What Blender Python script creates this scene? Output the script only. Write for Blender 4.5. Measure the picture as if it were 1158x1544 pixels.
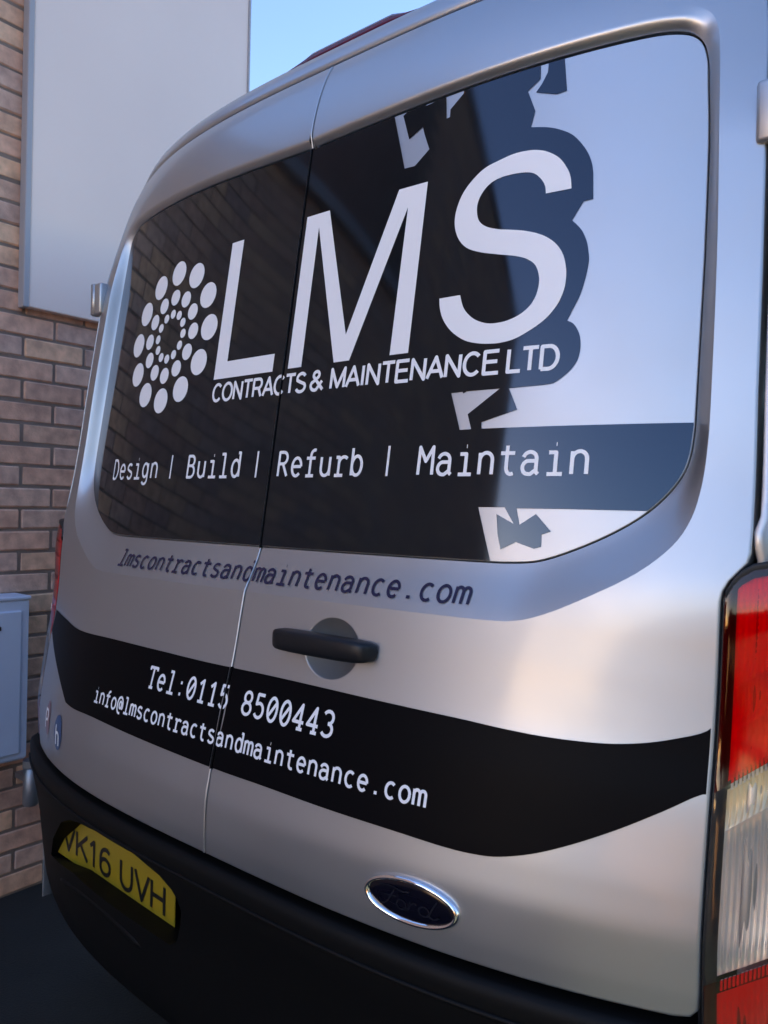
import bpy, bmesh, math, random
import numpy as np
from mathutils import Vector, Matrix
from mathutils.geometry import delaunay_2d_cdt
random.seed(7); rng = np.random.default_rng(7)
for o in list(bpy.data.objects): bpy.data.objects.remove(o)
scene = bpy.context.scene
COL = scene.collection
R = math.radians

# ================= camera =================
cam = bpy.data.cameras.new('camera'); camo = bpy.data.objects.new('camera', cam); COL.objects.link(camo)
cam.sensor_fit = 'HORIZONTAL'; cam.sensor_width = 36.0; cam.lens = 36.0*1160/1158; cam.clip_start = .02; cam.clip_end = 2000
_y, _p, _r = R(39), R(-.3), R(1.3)
_F = np.array([-math.sin(_y)*math.cos(_p), math.cos(_y)*math.cos(_p), math.sin(_p)])
_R = np.array([math.cos(_y), math.sin(_y), 0]); _U = np.cross(_R, _F)
_R2 = math.cos(_r)*_R + math.sin(_r)*_U; _U2 = math.cos(_r)*_U - math.sin(_r)*_R
m = Matrix(((_R2[0], _U2[0], -_F[0], 1.085), (_R2[1], _U2[1], -_F[1], -1.0), (_R2[2], _U2[2], -_F[2], 1.38), (0, 0, 0, 1)))
camo.matrix_world = m
cam.dof.use_dof = True; cam.dof.focus_distance = 1.35; cam.dof.aperture_fstop = 12.0
scene.camera = camo

# ================= daylight =================
SUN_EL, SUN_AZ = 5.2, 200.0      # degrees; azimuth from +Y towards +X: the sun is setting behind the brick building and the camera
world = bpy.data.worlds.new('World'); scene.world = world; world.use_nodes = True
wn = world.node_tree.nodes; wl = world.node_tree.links
bg = wn['Background']; sky = wn.new('ShaderNodeTexSky'); sky.sky_type = 'NISHITA'; sky.sun_disc = False
sky.sun_elevation = R(SUN_EL); sky.sun_rotation = R(SUN_AZ); sky.air_density = 1.0; sky.dust_density = .45; sky.ozone_density = 4.0
wl.new(sky.outputs[0], bg.inputs[0]); bg.inputs[1].default_value = .15
sl = bpy.data.lights.new('sun', 'SUN'); sl.energy = 5.0; sl.angle = R(.5); sl.color = (1.0, .62, .26)
so = bpy.data.objects.new('sun', sl); COL.objects.link(so)
sd = Vector((math.sin(R(SUN_AZ))*math.cos(R(SUN_EL)), math.cos(R(SUN_AZ))*math.cos(R(SUN_EL)), math.sin(R(SUN_EL))))
so.rotation_euler = sd.to_track_quat('Z', 'Y').to_euler()
scene.view_settings.view_transform = 'Standard'; scene.view_settings.look = 'None'
scene.view_settings.exposure = 3.05; scene.view_settings.gamma = 1.0
scene.view_settings.use_white_balance = True; scene.view_settings.white_balance_temperature = 8900; scene.view_settings.white_balance_tint = 34   # the photograph is balanced cold
scene.render.engine = 'CYCLES'

# ================= materials =================
def mat(name, base, rough=.5, metal=0., **kw):
    mt = bpy.data.materials.new(name); mt.use_nodes = True
    b = mt.node_tree.nodes['Principled BSDF']
    b.inputs['Base Color'].default_value = (*base, 1); b.inputs['Roughness'].default_value = rough; b.inputs['Metallic'].default_value = metal
    for k, v in kw.items(): b.inputs[k.replace('_', ' ')].default_value = v
    return mt, mt.node_tree.nodes, mt.node_tree.links, b
def noise_bump(mt, n, l, b, scale, strength, dist=.001, detail=4):
    tc = n.new('ShaderNodeTexCoord'); nz = n.new('ShaderNodeTexNoise'); nz.inputs['Scale'].default_value = scale; nz.inputs['Detail'].default_value = detail
    bp = n.new('ShaderNodeBump'); bp.inputs['Strength'].default_value = strength; bp.inputs['Distance'].default_value = dist
    l.new(tc.outputs['Object'], nz.inputs['Vector']); l.new(nz.outputs['Fac'], bp.inputs['Height']); l.new(bp.outputs[0], b.inputs['Normal'])
    return tc, nz, bp
def noise_color(n, l, b, scale, c0, c1, lo=.35, hi=.65, sock='Base Color', detail=6, vec=None):
    tc = n.new('ShaderNodeTexCoord'); nz = n.new('ShaderNodeTexNoise'); nz.inputs['Scale'].default_value = scale; nz.inputs['Detail'].default_value = detail
    cr = n.new('ShaderNodeValToRGB'); cr.color_ramp.elements[0].position = lo; cr.color_ramp.elements[1].position = hi
    cr.color_ramp.elements[0].color = (*c0, 1); cr.color_ramp.elements[1].color = (*c1, 1)
    l.new(tc.outputs['Object'], nz.inputs['Vector']); l.new(nz.outputs['Fac'], cr.inputs[0]); l.new(cr.outputs[0], b.inputs[sock])
    return cr
M = {}
mt, n, l, b = mat('silver_paint', (.42, .44, .46), .29, .88, Coat_Weight=.5, Coat_Roughness=.12)
noise_color(n, l, b, 6, (.40,)*3, (.45,)*3, sock='Roughness'); M["silver"] = mt
mt, n, l, b = mat('black_vinyl', (.004, .004, .005), .07, IOR=1.64, Specular_Tint=(.52, .76, 1., 1))
noise_color(n, l, b, 4, (.05,)*3, (.09,)*3, sock='Roughness'); M['black_vinyl'] = mt
M['satin_black'] = mat('satin_black_vinyl', (.003, .003, .004), .4, Specular_IOR_Level=.05)[0]
M['white_vinyl'] = mat('white_vinyl', (.86, .86, .87), .3)[0]
M['navy_vinyl'] = mat('navy_vinyl', (.012, .014, .05), .25)[0]
mt, n, l, b = mat('black_plastic', (.003, .003, .0032), .6, Specular_IOR_Level=.18); noise_bump(mt, n, l, b, 900, .25, .0006); M['plastic'] = mt
mt, n, l, b = mat('handle_plastic', (.005, .007, .010), .4, Specular_IOR_Level=.35); noise_bump(mt, n, l, b, 1200, .2, .0004); M['handle'] = mt
M['rubber'] = mat('rubber', (.008, .008, .009), .6)[0]
M['gap'] = mat('gap_dark', (.01, .01, .012), .8)[0]
M['chrome'] = mat('chrome', (.85, .86, .88), .05, 1.0)[0]
M['badge'] = mat('badge_oval', (.003, .003, .008), .15, IOR=1.4)[0]
M['badge_line'] = mat('badge_script', (.016, .016, .024), .25, .3)[0]
M['yellow'] = mat('plate_yellow', (.36, .23, .018), .35)[0]
M['ink'] = mat('plate_ink', (.01, .01, .01), .4)[0]
M['steel'] = mat('galvanised_steel', (.35, .37, .40), .45, .8)[0]
def lens(name, col, gl=.06):
    mt = bpy.data.materials.new(name); mt.use_nodes = True; n = mt.node_tree.nodes; l = mt.node_tree.links; n.clear()
    out = n.new('ShaderNodeOutputMaterial'); mx = n.new('ShaderNodeMixShader'); tr = n.new('ShaderNodeBsdfTransparent'); g = n.new('ShaderNodeBsdfGlossy')
    fr = n.new('ShaderNodeFresnel'); fr.inputs[0].default_value = 1.5
    tr.inputs[0].default_value = (*col, 1); g.inputs['Roughness'].default_value = gl
    l.new(fr.outputs[0], mx.inputs[0]); l.new(tr.outputs[0], mx.inputs[1]); l.new(g.outputs[0], mx.inputs[2]); l.new(mx.outputs[0], out.inputs[0])
    return mt
M['lens_red'] = lens('lens_red', (.95, .045, .055)); M['lens_clear'] = lens('lens_clear', (.86, .85, .83))
mt, n, l, b = mat('reflector', (.85, .83, .82), .3, .75); M['reflector'] = mt
mt, n, l, b = mat('reflector_bulb_tint', (.88, .70, .46), .35, .4); M['bulb_tint'] = mt  # the indicator bulb's orange reflection, put into the reflector colour
M['reflector_red'] = mat('reflector_red', (.85, .66, .66), .5, .15)[0]

# brick: a colour of its own for every brick
def brick_mat():
    mt, n, l, b = mat('brick', (.3, .2, .16), .85)
    oi = n.new('ShaderNodeObjectInfo'); ge = n.new('ShaderNodeNewGeometry'); ad = n.new('ShaderNodeMath'); ad.operation = 'ADD'
    fr = n.new('ShaderNodeMath'); fr.operation = 'FRACT'
    l.new(oi.outputs['Random'], ad.inputs[0]); l.new(ge.outputs['Random Per Island'], ad.inputs[1]); l.new(ad.outputs[0], fr.inputs[0])
    cr = n.new('ShaderNodeValToRGB'); cr.color_ramp.elements[0].color = (.34, .225, .17, 1); cr.color_ramp.elements[1].color = (.32, .235, .19, 1)
    for p, c in ((.3, (.27, .18, .14, 1)), (.55, (.40, .27, .18, 1)), (.75, (.24, .175, .15, 1))):
        e = cr.color_ramp.elements.new(p); e.color = c
    l.new(fr.outputs[0], cr.inputs[0])
    tc = n.new('ShaderNodeTexCoord'); nz = n.new('ShaderNodeTexNoise'); nz.inputs['Scale'].default_value = 22; nz.inputs['Detail'].default_value = 8
    l.new(ge.outputs['Position'], nz.inputs['Vector'])
    mx = n.new('ShaderNodeMixRGB'); mx.blend_type = 'MULTIPLY'; mx.inputs[0].default_value = .8
    cr2 = n.new('ShaderNodeValToRGB'); cr2.color_ramp.elements[0].position = .3; cr2.color_ramp.elements[0].color = (1.85, 1.3, 1.2, 1); cr2.color_ramp.elements[1].position = .7; cr2.color_ramp.elements[1].color = (3.2, 2.35, 2.1, 1)
    l.new(nz.outputs['Fac'], cr2.inputs[0]); l.new(cr.outputs[0], mx.inputs[1]); l.new(cr2.outputs[0], mx.inputs[2]); l.new(mx.outputs[0], b.inputs['Base Color'])
    nz2 = n.new('ShaderNodeTexNoise'); nz2.inputs['Scale'].default_value = 160; nz2.inputs['Detail'].default_value = 6
    l.new(ge.outputs['Position'], nz2.inputs['Vector'])
    bp = n.new('ShaderNodeBump'); bp.inputs['Strength'].default_value = .7; bp.inputs['Distance'].default_value = .002
    l.new(nz2.outputs['Fac'], bp.inputs['Height']); l.new(bp.outputs[0], b.inputs['Normal'])
    return mt
M['brick'] = brick_mat()
mt, n, l, b = mat('mortar', (.12, .10, .095), .95); noise_bump(mt, n, l, b, 120, .6, .002); noise_color(n, l, b, 9, (.19, .125, .10), (.27, .185, .15)); M['mortar'] = mt
mt, n, l, b = mat('wall_panel', (.46, .44, .47), .55); noise_color(n, l, b, .9, (.86, .62, .54), (.93, .68, .59)); M['panel'] = mt
M['trim'] = mat('panel_trim', (.36, .33, .34), .5)[0]
mt, n, l, b = mat('meter_box', (.22, .31, .47), .4); noise_color(n, l, b, 5, (.50, .58, .72), (.55, .63, .76)); M['box'] = mt
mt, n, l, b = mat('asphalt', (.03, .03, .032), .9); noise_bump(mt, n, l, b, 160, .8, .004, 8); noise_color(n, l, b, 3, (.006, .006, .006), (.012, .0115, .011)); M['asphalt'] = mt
mt, n, l, b = mat('render_cream', (.62, .50, .34), .8); noise_color(n, l, b, 1.2, (.55, .44, .30), (.66, .54, .38)); M['cream'] = mt
mt, n, l, b = mat('paving', (.40, .33, .25), .85); noise_color(n, l, b, 8, (.66, .41, .14), (.76, .49, .18)); M['paving'] = mt
mt, n, l, b = mat('tan_render', (.36, .25, .13), .8); noise_color(n, l, b, 3, (.24, .15, .05), (.30, .19, .07)); M['tan'] = mt
M['roof'] = mat('roof_tiles', (.12, .07, .055), .8)[0]
M['pane'] = mat('window_pane', (.03, .04, .05), .05)[0]
M['frame'] = mat('window_frame', (.7, .7, .7), .4)[0]
M['leaf'] = mat('leaf', (.040, .045, .028), .6)[0]; M['bark'] = mat('bark', (.09, .065, .045), .9)[0]

# ================= helpers =================
def link(o, parent=None, **props):
    COL.objects.link(o)
    if parent is not None: o.parent = parent
    for k, v in props.items(): o[k] = v
    return o
def mesh_obj(name, verts, faces, material, parent=None, smooth=False, normals=None, **props):
    me = bpy.data.meshes.new(name); me.from_pydata([tuple(v) for v in verts], [], [tuple(f) for f in faces])
    me.materials.append(material); me.update()
    if smooth: me.polygons.foreach_set('use_smooth', [True]*len(me.polygons))
    if normals is not None: me.normals_split_custom_set_from_vertices([tuple(v) for v in normals])
    return link(bpy.data.objects.new(name, me), parent, **props)
def empty(name, loc=(0, 0, 0), **props):
    o = bpy.data.objects.new(name, None); o.location = loc; o.empty_display_size = .2
    return link(o, None, **props)
def bm_obj(name, bm, material, parent=None, smooth=False, **props):
    me = bpy.data.meshes.new(name); bm.to_mesh(me); bm.free(); me.materials.append(material)
    if smooth: me.polygons.foreach_set('use_smooth', [True]*len(me.polygons))
    return link(bpy.data.objects.new(name, me), parent, **props)
def box_bm(cx, cy, cz, sx, sy, sz, bev=0., seg=2):
    bm = bmesh.new(); bmesh.ops.create_cube(bm, size=1)
    for v in bm.verts: v.co = Vector((cx + v.co.x*sx, cy + v.co.y*sy, cz + v.co.z*sz))
    if bev: bmesh.ops.bevel(bm, geom=bm.edges[:], offset=bev, segments=seg, affect='EDGES', profile=.5)
    return bm
def tube(pts, r, n=12, cap=True):
    pts = [np.array(p, float) for p in pts]; V = []; F = []
    for i, p in enumerate(pts):
        t = pts[min(i+1, len(pts)-1)] - pts[max(i-1, 0)]; t /= np.linalg.norm(t)
        a = np.cross(t, [0, 0, 1.]);
        if np.linalg.norm(a) < .05: a = np.cross(t, [1., 0, 0])
        a /= np.linalg.norm(a); c = np.cross(t, a); rr = r[i] if isinstance(r, (list, tuple)) else r
        for k in range(n):
            th = 2*math.pi*k/n; V.append(p + rr*(math.cos(th)*a + math.sin(th)*c))
    for i in range(len(pts)-1):
        for k in range(n): F.append((i*n+k, i*n+(k+1) % n, (i+1)*n+(k+1) % n, (i+1)*n+k))
    if cap: F.append(tuple(range(n-1, -1, -1))); F.append(tuple((len(pts)-1)*n+k for k in range(n)))
    return V, F
def resample(poly, step, closed=False):
    P_ = np.array(poly, float)
    if closed: P_ = np.vstack([P_, P_[:1]])
    out = []
    for a, c in zip(P_[:-1], P_[1:]):
        k = max(1, int(math.ceil(np.linalg.norm(c-a)/step)))
        for i in range(k): out.append(a + (c-a)*i/k)
    if not closed: out.append(P_[-1])
    return np.array(out)
def catmull(poly, sub=4, closed=False):
    P_ = [np.array(p, float) for p in poly]; n_ = len(P_); out = []
    rngi = range(n_) if closed else range(n_-1)
    for i in rngi:
        if closed: p0, p1, p2, p3 = P_[i-1], P_[i], P_[(i+1) % n_], P_[(i+2) % n_]
        else: p0, p1, p2, p3 = P_[max(i-1, 0)], P_[i], P_[i+1], P_[min(i+2, n_-1)]
        for k in range(sub):
            t = k/sub
            out.append(.5*((2*p1) + (-p0+p2)*t + (2*p0-5*p1+4*p2-p3)*t*t + (-p0+3*p1-3*p2+p3)*t**3))
    if not closed: out.append(P_[-1])
    return np.array(out)
def in_poly(px, pz, poly):
    poly = np.asarray(poly); x0, z0 = poly[:, 0], poly[:, 1]; x1, z1 = np.roll(x0, -1), np.roll(z0, -1)
    ins = np.zeros(len(px), bool)
    for a, bb, c, d in zip(x0, z0, x1, z1):
        if bb == d: continue
        cond = ((bb > pz) != (d > pz)) & (px < (c-a)*(pz-bb)/(d-bb)+a)
        ins ^= cond
    return ins
def seg_dist(px, pz, line):
    line = np.asarray(line); best = np.full(len(px), 9.)
    for a, c in zip(line[:-1], line[1:]):
        d = c-a; L2 = d@d
        t = np.clip(((px-a[0])*d[0] + (pz-a[1])*d[1])/L2, 0, 1)
        best = np.minimum(best, (px-a[0]-t*d[0])**2 + (pz-a[1]-t*d[1])**2)
    return np.sqrt(best)
def cdt(adds, subs=(), pts=(), clip=None, extra_lines=()):
    """triangles covering (union of adds) minus subs, clipped to the polygon clip"""
    V = []; E = []
    for poly in list(adds) + list(subs) + ([clip] if clip is not None else []):
        s = len(V); k = len(poly); V += [tuple(map(float, p)) for p in poly]; E += [(s+i, s+(i+1) % k) for i in range(k)]
    for ln in extra_lines:
        s = len(V); V += [tuple(map(float, p)) for p in ln]; E += [(s+i, s+i+1) for i in range(len(ln)-1)]
    V += [tuple(map(float, p)) for p in pts]
    vo, eo, fo, *_ = delaunay_2d_cdt([Vector(v) for v in V], E, [], 0, 1e-6)
    vo = np.array([(v.x, v.y) for v in vo]); fo = np.array([f for f in fo if len(f) == 3])
    c = vo[fo].mean(1); keep = np.zeros(len(fo), bool)
    for p in adds: keep |= in_poly(c[:, 0], c[:, 1], p)
    for p in subs: keep &= ~in_poly(c[:, 0], c[:, 1], p)
    if clip is not None: keep &= in_poly(c[:, 0], c[:, 1], clip)
    a = vo[fo]; ar = np.abs((a[:, 1, 0]-a[:, 0, 0])*(a[:, 2, 1]-a[:, 0, 1])-(a[:, 1, 1]-a[:, 0, 1])*(a[:, 2, 0]-a[:, 0, 0]))
    keep &= ar > 1e-10
    fo = fo[keep]; used = np.unique(fo); mp = -np.ones(len(vo), int); mp[used] = np.arange(len(used))
    return vo[used], mp[fo]
def grid_pts(x0, x1, z0, z1, s, jitter=.0):
    xs = np.arange(x0, x1, s); zs = np.arange(z0, z1, s); X, Z = np.meshgrid(xs, zs)
    X = X + (np.arange(len(zs)) % 2)[:, None]*s*.5
    return np.stack([X.ravel(), Z.ravel()], 1)
def fnormals(fn, x, z, e=.0015):
    dx = (fn(x+e, z)-fn(x-e, z))/(2*e); dz = (fn(x, z+e)-fn(x, z-e))/(2*e)
    N = np.stack([dx, -np.ones_like(dx), dz], 1); return N/np.linalg.norm(N, axis=1)[:, None]
def surf(name, fn, adds, subs=(), pts=(), clip=None, off=0., material=None, parent=None, lines=(), **props):
    """piece of the surface y = fn(x, z), raised by off towards the viewer's side (-Y)"""
    v, f = cdt(adds, subs, pts, clip, lines)
    if len(f) == 0: return None
    x, z = v[:, 0], v[:, 1]; N = fnormals(fn, x, z); y = fn(x, z)
    V3 = np.stack([x, y, z], 1) + N*off
    # wind every triangle to face -Y
    a = v[f]; ar = (a[:, 1, 0]-a[:, 0, 0])*(a[:, 2, 1]-a[:, 0, 1])-(a[:, 1, 1]-a[:, 0, 1])*(a[:, 2, 0]-a[:, 0, 0])
    f = np.where((ar < 0)[:, None], f[:, ::-1], f)
    return mesh_obj(name, V3, f, material, parent, True, N, **props)
def strip(name, rows, material, parent=None, smooth=True, closed=False, **props):
    """skin a list of rows (each n points)"""
    n_ = len(rows[0]); V = [p for r in rows for p in r]; F = []
    for i in range(len(rows)-1):
        for k in range(n_ if closed else n_-1):
            F.append((i*n_+k, i*n_+(k+1) % n_, (i+1)*n_+(k+1) % n_, (i+1)*n_+k))
    return mesh_obj(name, V, F, material, parent, smooth, **props)
# ---- shape of the rear of the van: y (depth) as a function of x (across) and z (up), metres
PZ = np.array([.60,.70,.765,.80,.85,.90,.96,1.02,1.085,1.13,1.19,1.217,1.222,1.30,1.45,1.70,1.95,2.09,2.13,2.17,2.228,2.277,2.33])
PY = np.array([-.135,-.138,-.1395,-.1412,-.140,-.132,-.119,-.105,-.087,-.0775,-.0665,-.0612,-.0602,-.0430,-.0105,.025,.0613,.0815,.0885,.098,.118,.143,.185])
def _pchip(X, Y):
    h = np.diff(X); d = np.diff(Y) / h
    m = np.zeros(len(X)); m[0], m[-1] = d[0], d[-1]
    for i in range(1, len(X) - 1):
        if d[i-1] * d[i] > 0:
            w1, w2 = 2*h[i] + h[i-1], h[i] + 2*h[i-1]
            m[i] = (w1 + w2) / (w1 / d[i-1] + w2 / d[i])
    def f(x):
        x = np.clip(np.asarray(x, float), X[0], X[-1])
        i = np.clip(np.searchsorted(X, x) - 1, 0, len(X) - 2)
        t = (x - X[i]) / h[i]
        return ((1+2*t)*(1-t)**2*Y[i] + t*(1-t)**2*h[i]*m[i] + t*t*(3-2*t)*Y[i+1] + t*t*(t-1)*h[i]*m[i+1])
    return f
P = _pchip(PZ, PY)
KC = _pchip(np.array([.6,.78,.92,1.08,1.18,1.30,1.9,2.15,2.33]), np.array([.215,.213,.198,.175,.158,.130,.130,.185,.21]))
def S(x, z):
    return P(z) + KC(z) * np.abs(x)**3
def GS(x, z):
    return -.023 + .145*(np.asarray(z) - 1.30) + .18*np.abs(x)**3
# ================= lettering: pen strokes on a .6 x .72 cell =================
def arc(cx, cy, rx, ry, a0, a1, n_=10):
    return [(cx+rx*math.cos(R(a0+(a1-a0)*i/n_)), cy+ry*math.sin(R(a0+(a1-a0)*i/n_))) for i in range(n_+1)]
XH = .52
G_ = {
 'a': [[(.10, .40)]+arc(.27, .36, .17, .16, 140, 0, 8)+[(.44, .05), (.50, .0)], [(.44, .31), (.26, .31)]+arc(.24, .155, .15, .155, 95, 270, 8)+[(.30, .0), (.44, .10)]],
 'b': [[(.12, .0), (.12, .74)], arc(.30, .26, .18, .26, 180, -180, 20)],
 'c': [arc(.32, .26, .20, .26, 50, 310, 16)],
 'd': [[(.38, .74), (.48, .74), (.48, .0)], arc(.30, .26, .18, .26, 0, 360, 20)],
 'e': [[(.11, .27), (.49, .27)]+arc(.30, .27, .19, .25, 0, 180, 10)+arc(.30, .26, .19, .26, 180, 315, 8)],
 'f': [[(.27, .0), (.27, .52)]+arc(.41, .58, .14, .15, 180, 70, 7), [(.10, .50), (.46, .50)], [(.12, .0), (.44, .0)]],
 'g': [arc(.28, .28, .17, .24, 0, 360, 20), [(.46, .52), (.46, -.04)]+arc(.28, -.04, .18, .17, 0, -150, 9)],
 'i': [[(.14, .50), (.32, .50), (.32, .0)], [(.12, .0), (.50, .0)], [(.31, .69), (.33, .69)]],
 'l': [[(.14, .72), (.31, .72), (.31, .0)], [(.12, .0), (.50, .0)]],
 'm': [[(.07, .0), (.07, .52)], arc(.185, .38, .115, .13, 180, 0, 8)+[(.30, .0)], arc(.415, .38, .115, .13, 180, 0, 8)+[(.53, .0)]],
 'n': [[(.12, .0), (.12, .52)], arc(.295, .34, .175, .18, 180, 0, 10)+[(.47, .0)]],
 'o': [arc(.30, .26, .20, .26, 0, 360, 22)],
 'r': [[(.10, .50), (.22, .50), (.22, .0)], [(.08, .0), (.40, .0)], arc(.40, .33, .18, .18, 180, 45, 8)],
 's': [arc(.30, .385, .16, .135, 35, 200, 9)+[(.30, .27)]+arc(.30, .135, .17, .135, 45, -160, 10)],
 't': [[(.26, .68), (.26, .16)]+arc(.39, .15, .13, .15, 180, 300, 7), [(.09, .50), (.47, .50)]],
 'u': [[(.12, .52), (.12, .18)]+arc(.29, .18, .17, .18, 180, 360, 10), [(.46, .52), (.46, .0)]],
 'D': [[(.11, .0), (.11, .70), (.26, .70)]+arc(.26, .35, .23, .35, 90, -90, 14)+[(.11, .0)]],
 'B': [[(.11, .37), (.11, .70), (.29, .70)]+arc(.29, .54, .16, .16, 90, -90, 9)+[(.11, .38)], [(.30, .38)]+arc(.30, .19, .18, .19, 90, -90, 9)+[(.11, .0), (.11, .40)]],
 'R': [[(.11, .0), (.11, .70), (.29, .70)]+arc(.29, .53, .17, .17, 90, -90, 9)+[(.11, .36)], [(.29, .36), (.50, .0)]],
 'M': [[(.08, .0), (.09, .70), (.30, .34), (.51, .70), (.52, .0)]],
 'T': [[(.08, .60), (.08, .70), (.52, .70), (.52, .60)], [(.30, .70), (.30, .0)], [(.18, .0), (.42, .0)]],
 '|': [[(.30, -.02), (.30, .78)]],
 '.': [[(.24, .05), (.36, .05)]], ':': [[(.25, .06), (.35, .06)], [(.25, .44), (.35, .44)]],
 '0': [arc(.30, .35, .20, .35, 0, 360, 24), [(.17, .16), (.43, .54)]],
 '1': [[(.14, .56), (.32, .70), (.32, .0)], [(.16, .0), (.48, .0)]],
 '5': [[(.46, .70), (.16, .70), (.14, .40)]+arc(.28, .22, .20, .22, 110, -150, 14)],
 '8': [arc(.30, .53, .165, .165, -90, 270, 18), arc(.30, .185, .20, .185, 90, 450, 18)],
 '4': [[(.38, .0), (.38, .70), (.08, .20), (.52, .20)], [(.26, .0), (.50, .0)]],
 '3': [arc(.28, .52, .19, .18, 150, -85, 11), arc(.28, .185, .21, .185, 85, -150, 12)],
 '@': [arc(.34, .30, .10, .16, 0, 360, 14), [(.44, .46), (.44, .20)]+arc(.50, .20, .05, .06, 200, 340, 4)+arc(.31, .33, .24, .33, 0, 180, 12)+arc(.31, .26, .24, .36, 180, 290, 8)],
 '-': [],
}
H_ = {   # wide capitals: (advance, strokes)
 'C': (.70, [arc(.36, .36, .29, .36, 42, 318, 20)]), 'O': (.76, [arc(.38, .36, .31, .36, 0, 360, 28)]),
 'N': (.70, [[(.09, .0), (.09, .72), (.60, .0), (.60, .72)]]), 'T': (.60, [[(.03, .72), (.57, .72)], [(.30, .72), (.30, .0)]]),
 'R': (.70, [[(.09, .0), (.09, .72), (.40, .72)]+arc(.40, .53, .19, .19, 90, -90, 9)+[(.09, .34)], [(.42, .34), (.60, .0)]]),
 'A': (.66, [[(.03, .0), (.33, .72), (.63, .0)], [(.13, .24), (.53, .24)]]),
 'S': (.66, [arc(.33, .535, .23, .185, 25, 205, 11)+[(.33, .37)]+arc(.33, .185, .255, .185, 40, -160, 12)]),
 '&': (.70, [[(.64, .0), (.20, .50)]+arc(.30, .58, .13, .14, 210, -30, 10)+[(.14, .30)]+arc(.28, .19, .20, .19, 140, 290, 9)+[(.58, .34)]]),
 'M': (.82, [[(.09, .0), (.09, .72), (.41, .04), (.73, .72), (.73, .0)]]), 'I': (.26, [[(.13, .0), (.13, .72)]]),
 'E': (.64, [[(.58, .72), (.09, .72), (.09, .0), (.60, .0)], [(.09, .38), (.54, .38)]]), 'L': (.56, [[(.09, .72), (.09, .0), (.54, .0)]]),
 'D': (.70, [[(.09, .0), (.09, .72), (.33, .72)]+arc(.33, .36, .30, .36, 90, -90, 16)+[(.09, .0)]]),
 'V': (.66, [[(.03, .72), (.33, .0), (.63, .72)]]), 'K': (.66, [[(.09, .0), (.09, .72)], [(.60, .72), (.09, .26)], [(.26, .42), (.62, .0)]]),
 'U': (.70, [[(.09, .72), (.09, .25)]+arc(.34, .25, .25, .25, 180, 360, 12)+[(.59, .72)]]), 'H': (.70, [[(.09, .0), (.09, .72)], [(.61, .0), (.61, .72)], [(.09, .37), (.61, .37)]]),
 '1': (.5, [[(.10, .56), (.28, .72), (.28, .0)]]), '6': (.62, [arc(.31, .22, .22, .22, 0, 360, 16), [(.09, .22)]+arc(.34, .40, .25, .32, 190, 50, 9)]),
 'Y': (.66, [[(.03, .72), (.33, .34), (.63, .72)], [(.33, .34), (.33, .0)]]),
}
def stroke_polys(strokes, wx, wz, step):
    """every stroke as overlapping convex pieces; pen half-widths wx, wz"""
    out = []
    for s in strokes:
        p = np.array(s, float); q = [p[0]]
        for a, c in zip(p[:-1], p[1:]):
            k = max(1, int(np.linalg.norm(c-a)/step)); q += [a+(c-a)*i/k for i in range(1, k+1)]
        q = np.array(q)
        # ribbon outline with mitred joints
        d = np.gradient(q, axis=0) if len(q) > 2 else np.tile(q[-1]-q[0], (len(q), 1))
        for a, c in zip(q[:-1], q[1:]):
            t = (c-a); L = np.hypot(*t)
            if L < 1e-9: continue
            t /= L; nn = np.array([-t[1]*wx, t[0]*wz])
            out.append(np.array([a+nn, a-nn, c-nn, c+nn]))
        # joints where the pen turns
        for i in range(1, len(q)-1):
            t0 = q[i]-q[i-1]; t1 = q[i+1]-q[i]; t0 = t0/max(np.hypot(*t0), 1e-9); t1 = t1/max(np.hypot(*t1), 1e-9)
            if abs(t0[0]*t1[1]-t0[1]*t1[0]) > .05 or t0@t1 < 0:
                k = 8; out.append(np.array([q[i]+np.array([wx*math.cos(2*math.pi*j/k+.2), wz*math.sin(2*math.pi*j/k+.2)]) for j in range(k)]))
    return out
def glyph_meshes(name, chars, fn, off, material, parents, g=.0025, **props):
    """chars: list of (strokes, x0, z0, sx, sz, half_pen); one mesh for each door it lies on"""
    made = []
    for side, par in parents:
        VV = []; FF = []; NN = []; base = 0
        for strokes, x0, z0, sx, sz, pen in chars:
            st = [[(x0+px*sx, z0+pz*sz) for px, pz in s] for s in strokes]
            xs = [p[0] for s in st for p in s]
            if not xs: continue
            if side > 0 and max(xs)+pen < g or side < 0 and min(xs)-pen > -g: continue
            polys = stroke_polys(st, pen, pen, .009)
            clip = None
            if min(xs)-pen < g and max(xs)+pen > -g: clip = np.array([(side*g, .3), (side*1., .3), (side*1., 2.5), (side*g, 2.5)])
            v, f = cdt(polys, (), (), clip)
            if len(f) == 0: continue
            a = v[f]; ar = (a[:, 1, 0]-a[:, 0, 0])*(a[:, 2, 1]-a[:, 0, 1])-(a[:, 1, 1]-a[:, 0, 1])*(a[:, 2, 0]-a[:, 0, 0])
            f = np.where((ar < 0)[:, None], f[:, ::-1], f)
            N = fnormals(fn, v[:, 0], v[:, 1]); V3 = np.stack([v[:, 0], fn(v[:, 0], v[:, 1]), v[:, 1]], 1)+N*off
            VV.append(V3); FF.append(f+base); NN.append(N); base += len(v)
        if VV: made.append(mesh_obj(name, np.vstack(VV), np.vstack(FF), material, par, True, np.vstack(NN), **props))
    return made
def mono(txt, x0, x1, z0, em, pen):
    adv = (x1-x0)/(len(txt)-.18); sx = adv/.6
    return [(G_[c], x0-.09*sx+i*adv, z0, sx, em, pen) for i, c in enumerate(txt) if c != ' ']
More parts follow.
